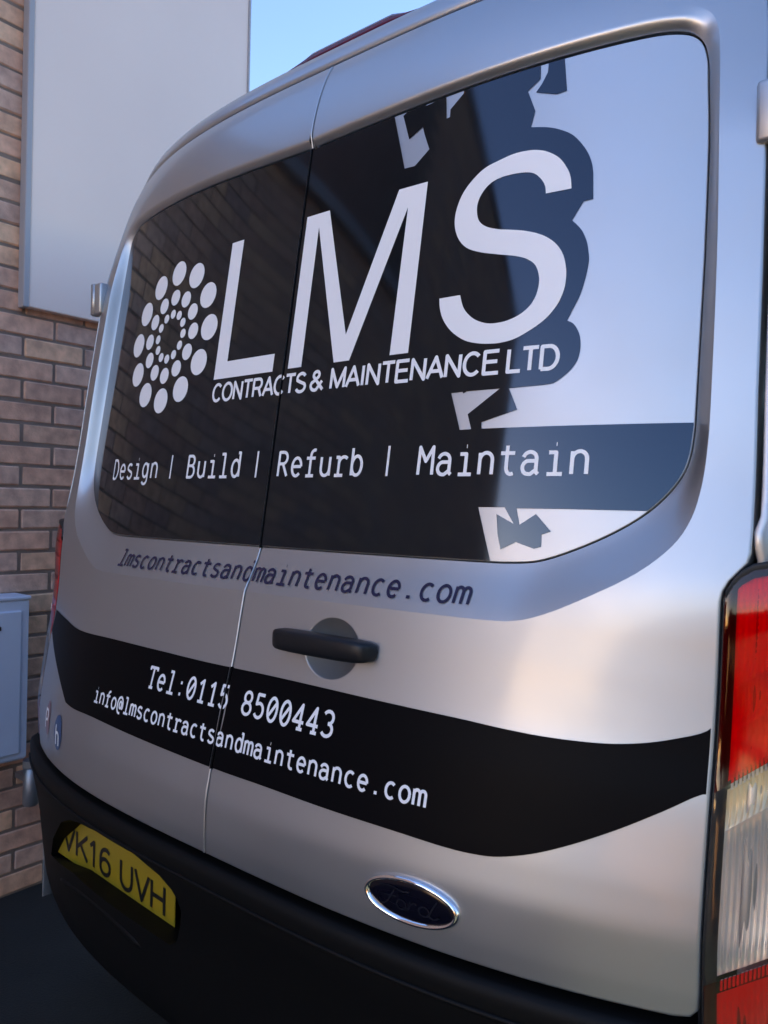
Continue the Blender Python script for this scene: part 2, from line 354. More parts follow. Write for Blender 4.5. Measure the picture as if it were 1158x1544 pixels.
def caps(txt, x0, x1, z0, cap, pen):
    tot = sum(H_[c][0] for c in txt)-.12; s = (x1-x0)/tot; x = x0-.06*s; out = []
    for c in txt: out.append((H_[c][1], x, z0, s, cap/.72, pen)); x += H_[c][0]*s
    return out
# ================= the van =================
van = empty('parked_van', (0, 0, 0), label='silver panel van with black vinyl signwriting on its closed rear doors', category='van')
GP = .0014        # half the gap between the doors
G_half = [(0, 1.301), (.25, 1.301), (.50, 1.301)]
G_curve = catmull([(.50, 1.301), (.555, 1.3055), (.607, 1.324), (.660, 1.351), (.700, 1.379), (.727, 1.408), (.743, 1.435), (.7505, 1.463), (.753, 1.50)], 4)
G_top = catmull([(.750, 1.74), (.745, 1.91), (.739, 2.00), (.735, 2.045), (.722, 2.078), (.690, 2.096), (.62, 2.102), (.41, 2.102), (.2, 2.097), (0, 2.092)], 4)
GO = np.vstack([G_half[:2], G_curve, G_top])
K_curve = catmull([(.50, 1.221), (.545, 1.224), (.590, 1.238), (.650, 1.268), (.705, 1.301), (.745, 1.338), (.765, 1.375), (.774, 1.42), (.777, 1.47), (.777, 1.53), (.773, 1.72), (.765, 1.90), (.757, 2.02), (.748, 2.085), (.728, 2.116), (.69, 2.130), (.60, 2.135), (.3, 2.128), (0, 2.118)], 4)
KO = np.vstack([[(0, 1.221), (.25, 1.221)], K_curve])
EO = np.array([(0, .765), (.5, .765), (.780, .765), (.798, .768), (.806, .778), (.807, .80), (.807, 1.05), (.807, 1.272), (.809, 1.284), (.815, 1.297), (.826, 1.311), (.834, 1.321), (.8365, 1.334), (.8365, 1.36), (.835, 1.42), (.831, 1.54), (.828, 1.70), (.822, 1.90), (.813, 2.06), (.803, 2.14), (.788, 2.20), (.765, 2.245), (.735, 2.265), (.69, 2.274), (.6, 2.277), (.3, 2.277), (0, 2.277)])
EO = resample(EO, .03)
def inset(line, d):
    t = np.gradient(line, axis=0); t /= np.linalg.norm(t, axis=1)[:, None]
    nn = np.stack([-t[:, 1], t[:, 0]], 1)      # inward for the right half outline (runs anticlockwise)
    out = line + nn*d; out[0, 0] = line[0, 0]; out[-1, 0] = line[-1, 0]; return out
GKpoly = None
def ring_t(x, z):
    ax = np.abs(x); dG = seg_dist(ax, z, GO); dK = seg_dist(ax, z, KO)
    inG = in_poly(ax, z, np.vstack([GO, [(-.1, 2.092), (-.1, 1.301)]])); inK = in_poly(ax, z, np.vstack([KO, [(-.1, 2.118), (-.1, 1.221)]]))
    t = dG/(dG+dK+1e-9); t = np.where(inG, 0, t); t = np.where(~inK, 1, t); return t
def pinset(d):
    t = np.gradient(GO, axis=0); t /= np.linalg.norm(t, axis=1)[:, None]; tw = np.clip(-t[:, 0], 0, 1)**2
    out = GO + np.stack([-t[:, 1], t[:, 0]], 1)*(d+.0042*tw)[:, None]; out[0, 0] = GO[0, 0]; out[-1, 0] = GO[-1, 0]; return out
DISH = (.229, 1.148, .058, .049)
def F0(x, z):
    x = np.asarray(x, float); z = np.asarray(z, float); ax = np.abs(x)
    t = ring_t(x, z); tt = t*.75 + .25*t*t*(3-2*t)
    return S(x, z) + (GS(x, z)-S(x, z))*(1-tt)
def F(x, z):
    y = F0(x, z); r2 = ((x-DISH[0])/DISH[2])**2 + ((z-DISH[1])/DISH[3])**2
    return y + np.where(r2 < 1, .024*np.clip(1-r2, 0, 1), 0)
def Fd(x, z):
    r2 = ((x-DISH[0])/DISH[2])**2 + ((z-DISH[1])/DISH[3])**2
    return S(x, z) + np.where(r2 < 1, .024*np.clip(1-r2, 0, 1), 0)
def mir(line, s):
    line = np.array(line, float); line[:, 0] *= s; return line if s > 0 else line[::-1]
doors = {}
for s in (1, -1):
    door = mesh = None
    E_in = inset(EO, .0035); E_in[:, 0] = np.maximum(E_in[:, 0], GP+.0035)
    Epoly = mir(E_in, s); Gs = mir(np.vstack([GO, [(-.1, 2.092), (-.1, 1.301)]]), s)
    pts = grid_pts(.012, .84, .775, 2.275, .013)
    KR = resample(KO, .006); GD = resample(GO, .001); GN = GD[((KR[:, None, :]-GD[None])**2).sum(2).argmin(1)]
    for _ in range(6): GN[1:-1] = (GN[:-2]+GN[2:]+2*GN[1:-1])/4
    GN[0, 0] = GN[-1, 0] = 0
    rows = []
    tK = np.gradient(KR, axis=0); tK /= np.linalg.norm(tK, axis=1)[:, None]; tw = np.clip(tK[:, 0]*-1, 0, 1)**2
    for q in (0, .05, .12, .2, .28, .36, .45, .55, .65, .75, .85, .93, 1):
        L_ = GN+(KR-GN)*q; L_[:, 0] = np.maximum(L_[:, 0], GP+.0035); w_ = (q*.75+.25*q*q*(3-2*q))*(1-tw) + tw*(1-(1-min(q/.55, 1))**1.6); y = S(L_[:, 0], L_[:, 1]); y = y+(GS(L_[:, 0], L_[:, 1])-y+.006*tw)*(1-w_)
        rows.append(np.stack([L_[:, 0]*s, y, L_[:, 1]], 1))
    ring_rows = rows
    pts = pts[(ring_t(pts[:, 0], pts[:, 1]) >= 1)]; pts = pts[seg_dist(pts[:, 0], pts[:, 1], KO) > .006]
    edge_d = seg_dist(pts[:, 0], pts[:, 1], EO); pts = pts[(edge_d > .008) & (pts[:, 0] > .01)]
    pts = pts[in_poly(pts[:, 0], pts[:, 1], E_in)]
    lines = []
    Gs = mir(np.vstack([KR, [(-.1, 2.118), (-.1, 1.221)]]), s)
    if s > 0:
        pts = pts[((pts[:, 0]-DISH[0])/DISH[2])**2+((pts[:, 1]-DISH[1])/DISH[3])**2 > 1.05]
        aa = np.linspace(0, 2*math.pi, 97)
        dd = [np.stack([DISH[0]+DISH[2]*q*np.cos(aa[:-1]), DISH[1]+DISH[3]*q*np.sin(aa[:-1])], 1) for q in (.97, 1.03)]
        dd += [np.stack([DISH[0]+DISH[2]*q*np.cos(aa[:-1:3]), DISH[1]+DISH[3]*q*np.sin(aa[:-1:3])], 1) for q in (.15, .35, .55, .72, .87)]
        pts = np.vstack([pts]+dd); lines.append(np.stack([DISH[0]+DISH[2]*np.cos(aa), DISH[1]+DISH[3]*np.sin(aa)], 1))
    pts = pts*np.array([s, 1])
    fn = Fd if s > 0 else S
    door = surf('rear_door', fn, [resample(Epoly, .02, True)], [Gs], pts, material=M['silver'], parent=van, lines=lines)
    strip('panel_surround', ring_rows, M['silver'], door)
    doors[s] = door
    # rolled edges of the door: round the outline, down the meeting edge and round the panel opening
    prof = [(.0035, 0), (.0018, .0001), (.0008, .0006), (.0002, .0014), (0, .0024), (0, .034)]
    Eo2 = EO.copy(); Eo2[:, 0] = np.maximum(Eo2[:, 0], GP)
    rows = []
    for d, dy in prof:
        l = inset(Eo2, d); l[:, 0] = np.maximum(l[:, 0], GP+d); y = F0(np.maximum(l[:, 0], GP), l[:, 1]); rows.append(np.stack([l[:, 0]*s, y+dy, l[:, 1]], 1))
    strip('door_edge', rows, M['silver'], door)
    for za, zb, em in ((.765, .911, 'silver'), (.911, 1.086, 'satin_black'), (1.086, 1.301, 'silver'), (2.092, 2.277, 'silver')):
        zz = np.linspace(za, zb, 40); rows = []
        for d, dy in prof: xx = np.full_like(zz, GP+d); rows.append(np.stack([xx*s, F0(xx, zz)+dy, zz], 1))
        strip('door_edge', rows, M[em], door)
    GG = resample(GO, .012); GG = GG[GG[:, 0] > GP]
    rows = [np.stack([GG[:, 0]*s, GS(GG[:, 0], GG[:, 1])+dy, GG[:, 1]], 1) for dy in (0, .006, .020)]
    strip('door_edge', rows, M['silver'], door)
    # pressed blank panel in the window opening
    Gi = pinset(.0032); Gi = resample(Gi, .012); Gi[:, 0] = np.maximum(Gi[:, 0], GP+.002); Gpoly = mir(Gi, s)
    gp = grid_pts(.02, .75, 1.31, 2.095, .018); gp = gp[in_poly(gp[:, 0], gp[:, 1], inset(Gi, .006))]*np.array([s, 1])
    panel = surf('window_panel', GS, [Gpoly], (), gp, material=M['silver'], parent=door, off=.002)
    rows = []
    for d, dy in ((.0, 0), (-.0008, .0004), (-.0014, .0014), (-.0015, .012)):
        l = inset(Gi, d); l[:, 0] = np.maximum(l[:, 0], GP+.002); q = np.stack([l[:, 0], GS(l[:, 0], l[:, 1])-.002+dy, l[:, 1]], 1); q[:, 0] *= s; rows.append(q)
    strip('panel_rim', rows, M['silver'], door)
    zz = np.linspace(1.3, 2.09, 40); strip('panel_rim', [np.stack([np.full_like(zz, (GP+d)*s), GS(GP, zz)-.002+dy, zz], 1) for d, dy in ((.002, 0), (.0008, .0006), (0, .002), (0, .02))], M['satin_black'], door)
# dark backing sheet added behind the gaps to stop light leaking through
bp_ = grid_pts(-.86, .86, .76, 2.30, .03)
full = np.vstack([EO*[1.012, 1.004]-[0, .004], (EO[::-1]*[-1.012, 1.004]-[0, .004])])
surf('gap_backing', S, [full], (), bp_, material=M['gap'], parent=van, off=-.045)

# ---- vinyl on the window panels
def side_clip(s, d=.0):
    Gi = pinset(.0034+d); Gi = resample(Gi, .012); Gi[:, 0] = np.maximum(Gi[:, 0], GP+.0022); return mir(Gi, s)
D = {'Sx': [(0.5573, 1.8736), (0.5546, 1.8919), (0.5479, 1.9081), (0.5338, 1.928), (0.5141, 1.9426), (0.4949, 1.9501), (0.4756, 1.9528), (0.4563, 1.9524), (0.4368, 1.9485), (0.4074, 1.9399), (0.3842, 1.9215), (0.3695, 1.9009), (0.3617, 1.8746), (0.3623, 1.8505), (0.3716, 1.8269), (0.3888, 1.808), (0.4151, 1.7957), (0.4481, 1.7864), (0.4777, 1.7788), (0.4973, 1.7709), (0.5112, 1.7595), (0.5183, 1.7439), (0.5204, 1.7289), (0.5177, 1.7112), (0.5101, 1.6959), (0.4948, 1.683), (0.4768, 1.6759), (0.46, 1.6734), (0.4404, 1.6745), (0.4195, 1.6826), (0.4038, 1.6951), (0.3939, 1.7086), (0.3867, 1.7281), (0.3478, 1.7277), (0.3509, 1.7104), (0.3597, 1.6899), (0.3775, 1.6685), (0.4026, 1.6513), (0.428, 1.6434), (0.4519, 1.6406), (0.469, 1.6408), (0.4911, 1.6451), (0.5157, 1.6572), (0.5358, 1.6711), (0.5516, 1.6908), (0.56, 1.713), (0.5615, 1.7342), (0.5593, 1.7512), (0.555, 1.7664), (0.5477, 1.7801), (0.5351, 1.7943), (0.5158, 1.8075), (0.4889, 1.8181), (0.4611, 1.825), (0.4436, 1.8289), (0.4228, 1.8367), (0.4094, 1.8471), (0.403, 1.8601), (0.401, 1.8781), (0.4062, 1.8948), (0.4189, 1.9096), (0.4384, 1.9169), (0.4598, 1.9179), (0.4792, 1.9163), (0.4949, 1.9112), (0.5071, 1.8998), (0.515, 1.8869), (0.5177, 1.8733)],
 'black_right': [(0.4878, 2.1035), (0.4901, 2.0714), (0.4705, 2.0563), (0.4864, 2.0186), (0.4818, 1.9919), (0.5103, 1.9846), (0.5331, 1.9744), (0.554, 1.9596), (0.5736, 1.934), (0.584, 1.9115), (0.588, 1.8924), (0.5914, 1.8511), (0.5773, 1.8497), (0.5625, 1.8225), (0.5776, 1.8055), (0.5871, 1.7861), (0.5911, 1.7694), (0.5924, 1.7621), (0.593, 1.7514), (0.5907, 1.7304), (0.5847, 1.7029), (0.5763, 1.6827), (0.5687, 1.6652), (0.5783, 1.6597), (0.586, 1.6485), (0.5904, 1.6359), (0.5918, 1.6184), (0.5883, 1.6014), (0.5779, 1.5866), (0.5621, 1.5738), (0.5488, 1.5694), (0.5135, 1.5681), (0.4879, 1.5672), (0.5046, 1.5332), (0.4477, 1.5161), (0.4488, 1.5059), (0.483, 1.5061), (0.7447, 1.5054)],
 'band_bottom': [(0.6968, 1.3835), (0.5879, 1.3839), (0.5182, 1.3834), (0.5252, 1.3592), (0.5488, 1.3758), (0.5732, 1.3509), (0.5599, 1.346), (0.5608, 1.3283), (0.5503, 1.3252), (0.5223, 1.3337), (0.4995, 1.3216), (0.4926, 1.345), (0.4877, 1.3743), (0.5164, 1.3603), (0.4995, 1.3848), (0.4566, 1.3842), (0.4865, 1.2992)],
 'black_piece': [(0.5015, 2.0993), (0.5014, 2.0798), (0.4936, 2.0625), (0.4845, 2.0503), (0.5194, 2.0375), (0.5356, 2.0392), (0.5261, 2.1016)],
 'shardA': [(0.1984, 2.1118), (0.2411, 2.1069), (0.2403, 2.0941), (0.2264, 2.0853), (0.2458, 2.0353), (0.2732, 2.0505), (0.2786, 2.0353), (0.2926, 2.0039), (0.2654, 1.9803), (0.2431, 1.9811)],
 'shardB': [(0.2742, 2.0986), (0.2754, 2.0892), (0.2873, 2.0902), (0.3147, 2.0964), (0.3139, 2.103)],
 'shardC': [(0.3146, 2.1049), (0.3504, 2.102), (0.3511, 2.0884), (0.3276, 2.0664), (0.3284, 2.0524), (0.3216, 2.0515)],
 'shardD': [(0.3889, 1.566), (0.4103, 1.5668), (0.4106, 1.5638), (0.4164, 1.5671), (0.4731, 1.5678), (0.45, 1.5504), (0.4226, 1.5299), (0.4313, 1.5058), (0.4113, 1.5055)],
 'stripe_top': [(-0.7993, 1.0497), (-0.7905, 1.1025), (-0.6887, 1.0928), (-0.5792, 1.081), (-0.4011, 1.0846), (-0.2219, 1.0853), (-0.0742, 1.0843), (0.088, 1.0856), (0.2195, 1.085), (0.3585, 1.0826), (0.4775, 1.0799), (0.5457, 1.0768), (0.61, 1.0755), (0.6779, 1.0782), (0.7243, 1.085), (0.7635, 1.0959), (0.7989, 1.1103)],
 'stripe_bot': [(0.7991, 1.0343), (0.7579, 1.0079), (0.7077, 0.9772), (0.6548, 0.9489), (0.6074, 0.9278), (0.5641, 0.9146), (0.5322, 0.9102), (0.4881, 0.9089), (0.394, 0.9113), (0.2638, 0.9124), (0.1397, 0.9141), (-0.0013, 0.9138), (-0.2335, 0.9182), (-0.4139, 0.9212), (-0.5159, 0.9186), (-0.5682, 0.9218)]}
br = D['black_right']; bb_ = D['band_bottom']
blob = lambda i, j: [tuple(p) for p in catmull(br[i:j], 4)]
br = br[:4] + blob(4, 11) + br[11:13] + blob(13, 23)[:-1] + blob(22, 32) + br[32:]
black_main = [(-.9, 2.3), (br[0][0], 2.3)] + br[:-1] + [(.9, br[-1][1]), (.9, bb_[0][1])] + bb_ + [(bb_[-1][0], 1.2), (-.9, 1.2)]
black_main = resample(black_main, .02, True)
holes = [resample(D[k], .02, True) for k in ('shardA', 'shardB', 'shardC', 'shardD')]
vg = grid_pts(-.75, .77, 1.31, 2.10, .018)
for s in (1, -1):
    c = side_clip(s); q = vg[in_poly(vg[:, 0], vg[:, 1], c)]
    surf('black_vinyl_film', GS, [black_main, resample(D['black_piece'], .02, True)], holes, q, c, .0030, M['black_vinyl'], doors[s])
# ---- black stripe along the lower doors
stripe = resample(np.vstack([D['stripe_top'][0:1], catmull(D['stripe_top'][1:]+[(.815, 1.133)], 4), catmull([(.815, 1.031)]+D['stripe_bot'], 4)]), .015, True)
sg = grid_pts(-.8, .82, .85, 1.15, .014)
for s in (1, -1):
    E_in = inset(EO, .004); E_in[:, 0] = np.maximum(E_in[:, 0], GP+.004); c = mir(E_in, s); q = sg[in_poly(sg[:, 0], sg[:, 1], c)]
    surf('black_stripe_film', S, [stripe], (), q, c, .0012, M['satin_black'], doors[s])
# ---- lettering
LR = ((1, doors[1]), (-1, doors[-1]))
wo = .0038
def flat_poly(name, poly, par, mt=M['white_vinyl'], step=.012):
    p = resample(poly, step, True); x0, z0 = p.min(0); x1, z1 = p.max(0); g = grid_pts(x0, x1, z0, z1, .015); g = g[in_poly(g[:, 0], g[:, 1], p)]
    return surf(name, GS, [p], (), g, None, wo, mt, par)
flat_poly('letter_l', [(-.2112, 1.6395), (-.2112, 1.937), (-.1732, 1.937), (-.1732, 1.675), (-.030, 1.675), (-.030, 1.6395)], doors[-1])
flat_poly('letter_m', [(.0126, 1.641), (.0126, 1.943), (.0722, 1.943), (.1526, 1.690), (.2375, 1.943), (.2980, 1.943), (.2970, 1.641), (.2585, 1.641), (.2615, 1.905), (.1680, 1.641), (.1310, 1.641), (.0485, 1.915), (.0485, 1.641)], doors[1])
flat_poly('letter_s', np.vstack([catmull(D['Sx'][:33], 4), catmull(D['Sx'][33:], 4)]), doors[1], step=.008)
for k, (rr, dr) in enumerate(((.1490, .0287), (.0915, .0185), (.0525, .0105))):
    for j in range(12):
        a = R(90-30*j); cx, cz = -.4055+rr*1.02*math.cos(a), 1.7590+rr*math.sin(a)
        flat_poly('logo_dot', [(cx+dr*math.cos(t), cz+dr*math.sin(t)) for t in np.linspace(0, 2*math.pi, 25)[:-1]], doors[-1])
W = M['white_vinyl']
for t, x0, x1 in (('CONTRACTS', -.206, .0656), ('&', .0791, .1108), ('MAINTENANCE', .1295, .4666), ('LTD', .4816, .5605)):
    glyph_meshes('lettering', caps(t, x0, x1, 1.5930, .0350, .0031), GS, wo, W, LR)
for t, x0, x1 in (('Design', -.5926, -.3707), ('|', -.330, -.312), ('Build', -.2586, -.0841), ('|', -.048, -.030), ('Refurb', .0214, .2318), ('|', .272, .290), ('Maintain', .3435, .6222)):
    ch = mono(t, x0, x1, 1.4345, .0640, .0029) if t != '|' else [([[(0, 0), (0, 1)]], (x0+x1)/2, 1.4325, 1, .051, .0023)]
    glyph_meshes('lettering', ch, GS, wo, W, LR)
glyph_meshes('lettering', mono('lmscontractsandmaintenance.com', -.4556, .4699, 1.2395, .0460, .0024), F0, .0016, M['navy_vinyl'], LR)
glyph_meshes('lettering', mono('Tel:0115 8500443', -.2330, .2665, 1.0150, .0530, .0027), S, .0022, W, LR)
glyph_meshes('lettering', mono('info@lmscontractsandmaintenance.com', -.4238, .4488, .9530, .0410, .0023), S, .0022, W, LR)
# small stickers low on the left door
def sticker(cx, cz, rx, rz, mt):
    p = np.array([(cx+rx*math.cos(t), cz+rz*math.sin(t)) for t in np.linspace(0, 2*math.pi, 25)[:-1]])
    return surf('sticker', S, [p], (), (), None, .001, mt, doors[-1])
M['blue'] = mat('sticker_blue', (.015, .07, .17), .35)[0]; M['pink'] = mat('sticker_red', (.26, .14, .16), .4)[0]
sticker(-.590, .850, .026, .040, M['blue']); sticker(-.680, .862, .018, .040, M['pink'])
glyph_meshes('lettering', [([[(.12, 0), (.12, .74)], arc(.29, .30, .17, .18, 180, 0, 8)+[(.46, 0)]], -.606, .822, .055, .06, .003)], S, .0020, W, LR)
glyph_meshes('lettering', [(H_['R'][1][:1], -.696, .838, .04, .06, .003)], S, .0020, W, LR)

# ---- door handle on the right door
def bar(name, xs, halfz, proud, cz, mt, parent, base=.0):
    rows = []
    for x, hz, pr in zip(xs, halfz, proud):
        y0 = float(S(x, cz)); r = min(hz, .012); ring = []
        for a in np.linspace(0, 2*math.pi, 21)[:-1]:
            ca, sa = math.cos(a), math.sin(a)
            e = .45; yy = math.copysign(abs(ca)**e, ca); zz_ = math.copysign(abs(sa)**e, sa)
            ring.append((x, y0-base-pr*.5-yy*pr*.5, cz+zz_*hz))
        rows.append(ring)
    o = strip(name, rows, mt, parent, closed=True)
    return o
xs = .113 + (np.array([.106, .1065, .109, .114, .122, .135, .16, .20, .24, .28, .305, .318, .326, .331, .3335, .334])-.106)*.93
hz = np.array([.001, .009, .0135, .0155, .0170, .0178, .0180, .0182, .0182, .0180, .0172, .0162, .0150, .0130, .009, .001])
pr = np.array([.001, .014, .022, .028, .032, .034, .036, .037, .037, .036, .035, .033, .030, .024, .015, .001])
bar('door_handle', xs, hz, pr, 1.1545, M['handle'], doors[1], .002)

# ---- oval badge
BX, BZ = .4405, .8245
def oval(q, dy, n_=64, rx=.0745, rz=.0310):
    return [(BX+(rx*q)*math.cos(a), float(S(BX+rx*q*math.cos(a), BZ+rz*q*math.sin(a)))-dy, BZ+(rz+rx*(q-1)*.9)*math.sin(a)) for a in np.linspace(0, 2*math.pi, n_+1)[:-1]]
prof_b = [(1.03, -.001), (1.03, .003), (1.015, .0065), (.985, .0085), (.955, .0085), (.925, .0065), (.905, .004)]
strip('badge_ring', [oval(q, d) for q, d in prof_b], M['chrome'], doors[1], closed=True)
strip('badge_oval', [oval(q, d) for q, d in ((.93, .004), (.90, .0050), (.8, .0058), (.68, .0064))], M['badge'], doors[1], closed=True)
pc = np.array([(p[0], p[2]) for p in oval(.68, 0)])
surf('badge_oval', S, [pc], (), (), None, .0064, M['badge'], doors[1])
bs = [[(-.052, .010), (-.046, .0135), (-.030, .0155), (-.010, .0125), (.0, .0145)], [(-.024, .013), (-.030, .002), (-.037, -.010), (-.047, -.013), (-.053, -.008)], [(-.042, .001), (-.020, .003)],
      arc(-.012, -.006, .0075, .0065, 0, 360, 14), [(.002, .001), (.000, -.006), (-.002, -.012)], [(.001, -.003), (.008, .001), (.012, .000)], arc(.024, -.006, .0080, .0065, 10, 360, 14), [(.044, .013), (.036, .000), (.032, -.010), (.040, -.0125), (.048, -.008)]]
glyph_meshes('badge_script', [([[(px, pz) for px, pz in s_] for s_ in bs], BX, BZ, 1, 1, .0012)], S, .0074, M['badge_line'], ((1, doors[1]),))

# ---- hinges on both outer door edges
for s in (1, -1):
    zc = 1.915 if s > 0 else 1.945
    for zc in ((1.925, 1.14) if False else (1.925,)):
        x = .848*s; y = float(S(.835, zc))-.010
        h = bm_obj('hinge', box_bm(x-.014*s, y+.006, zc, .048, .030, .085, .006), M['silver'], doors[s], True)
        V, f_ = tube([(x, y, zc-.043), (x, y, zc-.040), (x, y, zc+.040), (x, y, zc+.043)], [.008, .0125, .0125, .008], 16)
        mesh_obj('hinge_pin', V, f_, M['silver'], h, True)

# ---- body shell behind the doors
def xside(z): return np.interp(z, [.3, .7, 1.1, 1.4, 1.7, 2.0, 2.2], [.975, .985, .985, .972, .95, .92, .90])
BO = np.vstack([[(.842, .35), (.842, .60), (.842, 1.0), (.843, 1.30)], inset(EO[EO[:, 1] > 1.335], -.0062)])
keep = [0]
BO = resample(BO, .03); BO[-1, 0] = 0
rows = []
tg = np.gradient(BO, axis=0); tg /= np.linalg.norm(tg, axis=1)[:, None]; nx, nz = tg[:, 1], -tg[:, 0]
w = np.clip(nx, 0, 1)**2
sd_o = [0, 0, .002, .012, .030, .050, .067, .080, .090, .096, .100]; sd_y = [.035, .004, .001, .009, .025, .050, .082, .125, .20, .35, .7]
tp_o = [0, 0, .002, .016, .034, .050, .061, .069, .078, .088, .10]; tp_y = [.035, .004, .001, .005, .012, .022, .036, .060, .13, .30, .7]
for a, b_, c, d in zip(sd_o, sd_y, tp_o, tp_y):
    o_ = a*w + c*(1-w); y_ = b_*w + d*(1-w)
    base = S(BO[:, 0], np.maximum(BO[:, 1], .62)) + np.where((BO[:, 1] < 1.33) & (BO[:, 0] > .83), .012, 0)
    rows.append(np.stack([BO[:, 0]+nx*o_, base+y_, BO[:, 1]+nz*o_], 1))
last = rows[-1]
for yy in (1.5, 3.0, 4.6): rows.append(np.stack([last[:, 0]*(1.02 if yy < 4 else .97), np.full(len(last), yy), last[:, 2]+(.01 if yy < 4 else -.15)*(last[:, 2] > 1.5)], 1))
for s in (1, -1):
    rr = [r*np.array([s, 1, 1]) for r in rows]
    strip('body_side', rr, M['silver'], van)
bm = box_bm(0, 2.6, .62, 1.86, 4.2, .5, .03); bm_obj('underbody', bm, M['plastic'], van)
bm = box_bm(0, 4.5, 1.3, 1.80, .5, 1.7, .15, 4); bm_obj('front_end', bm, M['silver'], van)
for (x, y) in ((.88, 1.05), (-.88, 1.05), (.88, 4.1), (-.88, 4.1)):
    V, f_ = tube([(x-.11, y, .345), (x-.10, y, .345), (x+.10, y, .345), (x+.11, y, .345)], [.31, .345, .345, .31], 32)
    wh = mesh_obj('wheel', V, f_, M['rubber'], van, False)
    sgn = 1 if x > 0 else -1; V, f_ = tube([(x+sgn*.10, y, .345), (x+sgn*.118, y, .345)], [.20, .19], 24); mesh_obj('rim', V, f_, M['steel'], wh)

# ---- high-level brake light along the roof edge
def top_edge(x, row): # a point of body row at given x, on the roof
    r = rows[row]; rr = r[r[:, 2] > 2.24]; o_ = np.argsort(rr[:, 0]); return np.interp(abs(x), rr[o_, 0], rr[o_, 1]), np.interp(abs(x), rr[o_, 0], rr[o_, 2])
lamp_r = []
for x in np.linspace(-.19, .19, 25):
    e = max(.05, min(1, (0.19-abs(x))/.08)); y0, z0 = top_edge(x, 6); y1, z1 = top_edge(x, 9)
    lamp_r.append([(x, y0+.004, z0-.004), (x, y0+.001, z0+.010*e), (x, y0+.010, z0+.022*e), (x, y0+.036, z0+.029*e), (x, y1-.02, z1+.010*e), (x, y1+.02, z1-.004)])
strip('brake_light', lamp_r, mat('brake_light_red', (.10, .006, .02), .12)[0], van)

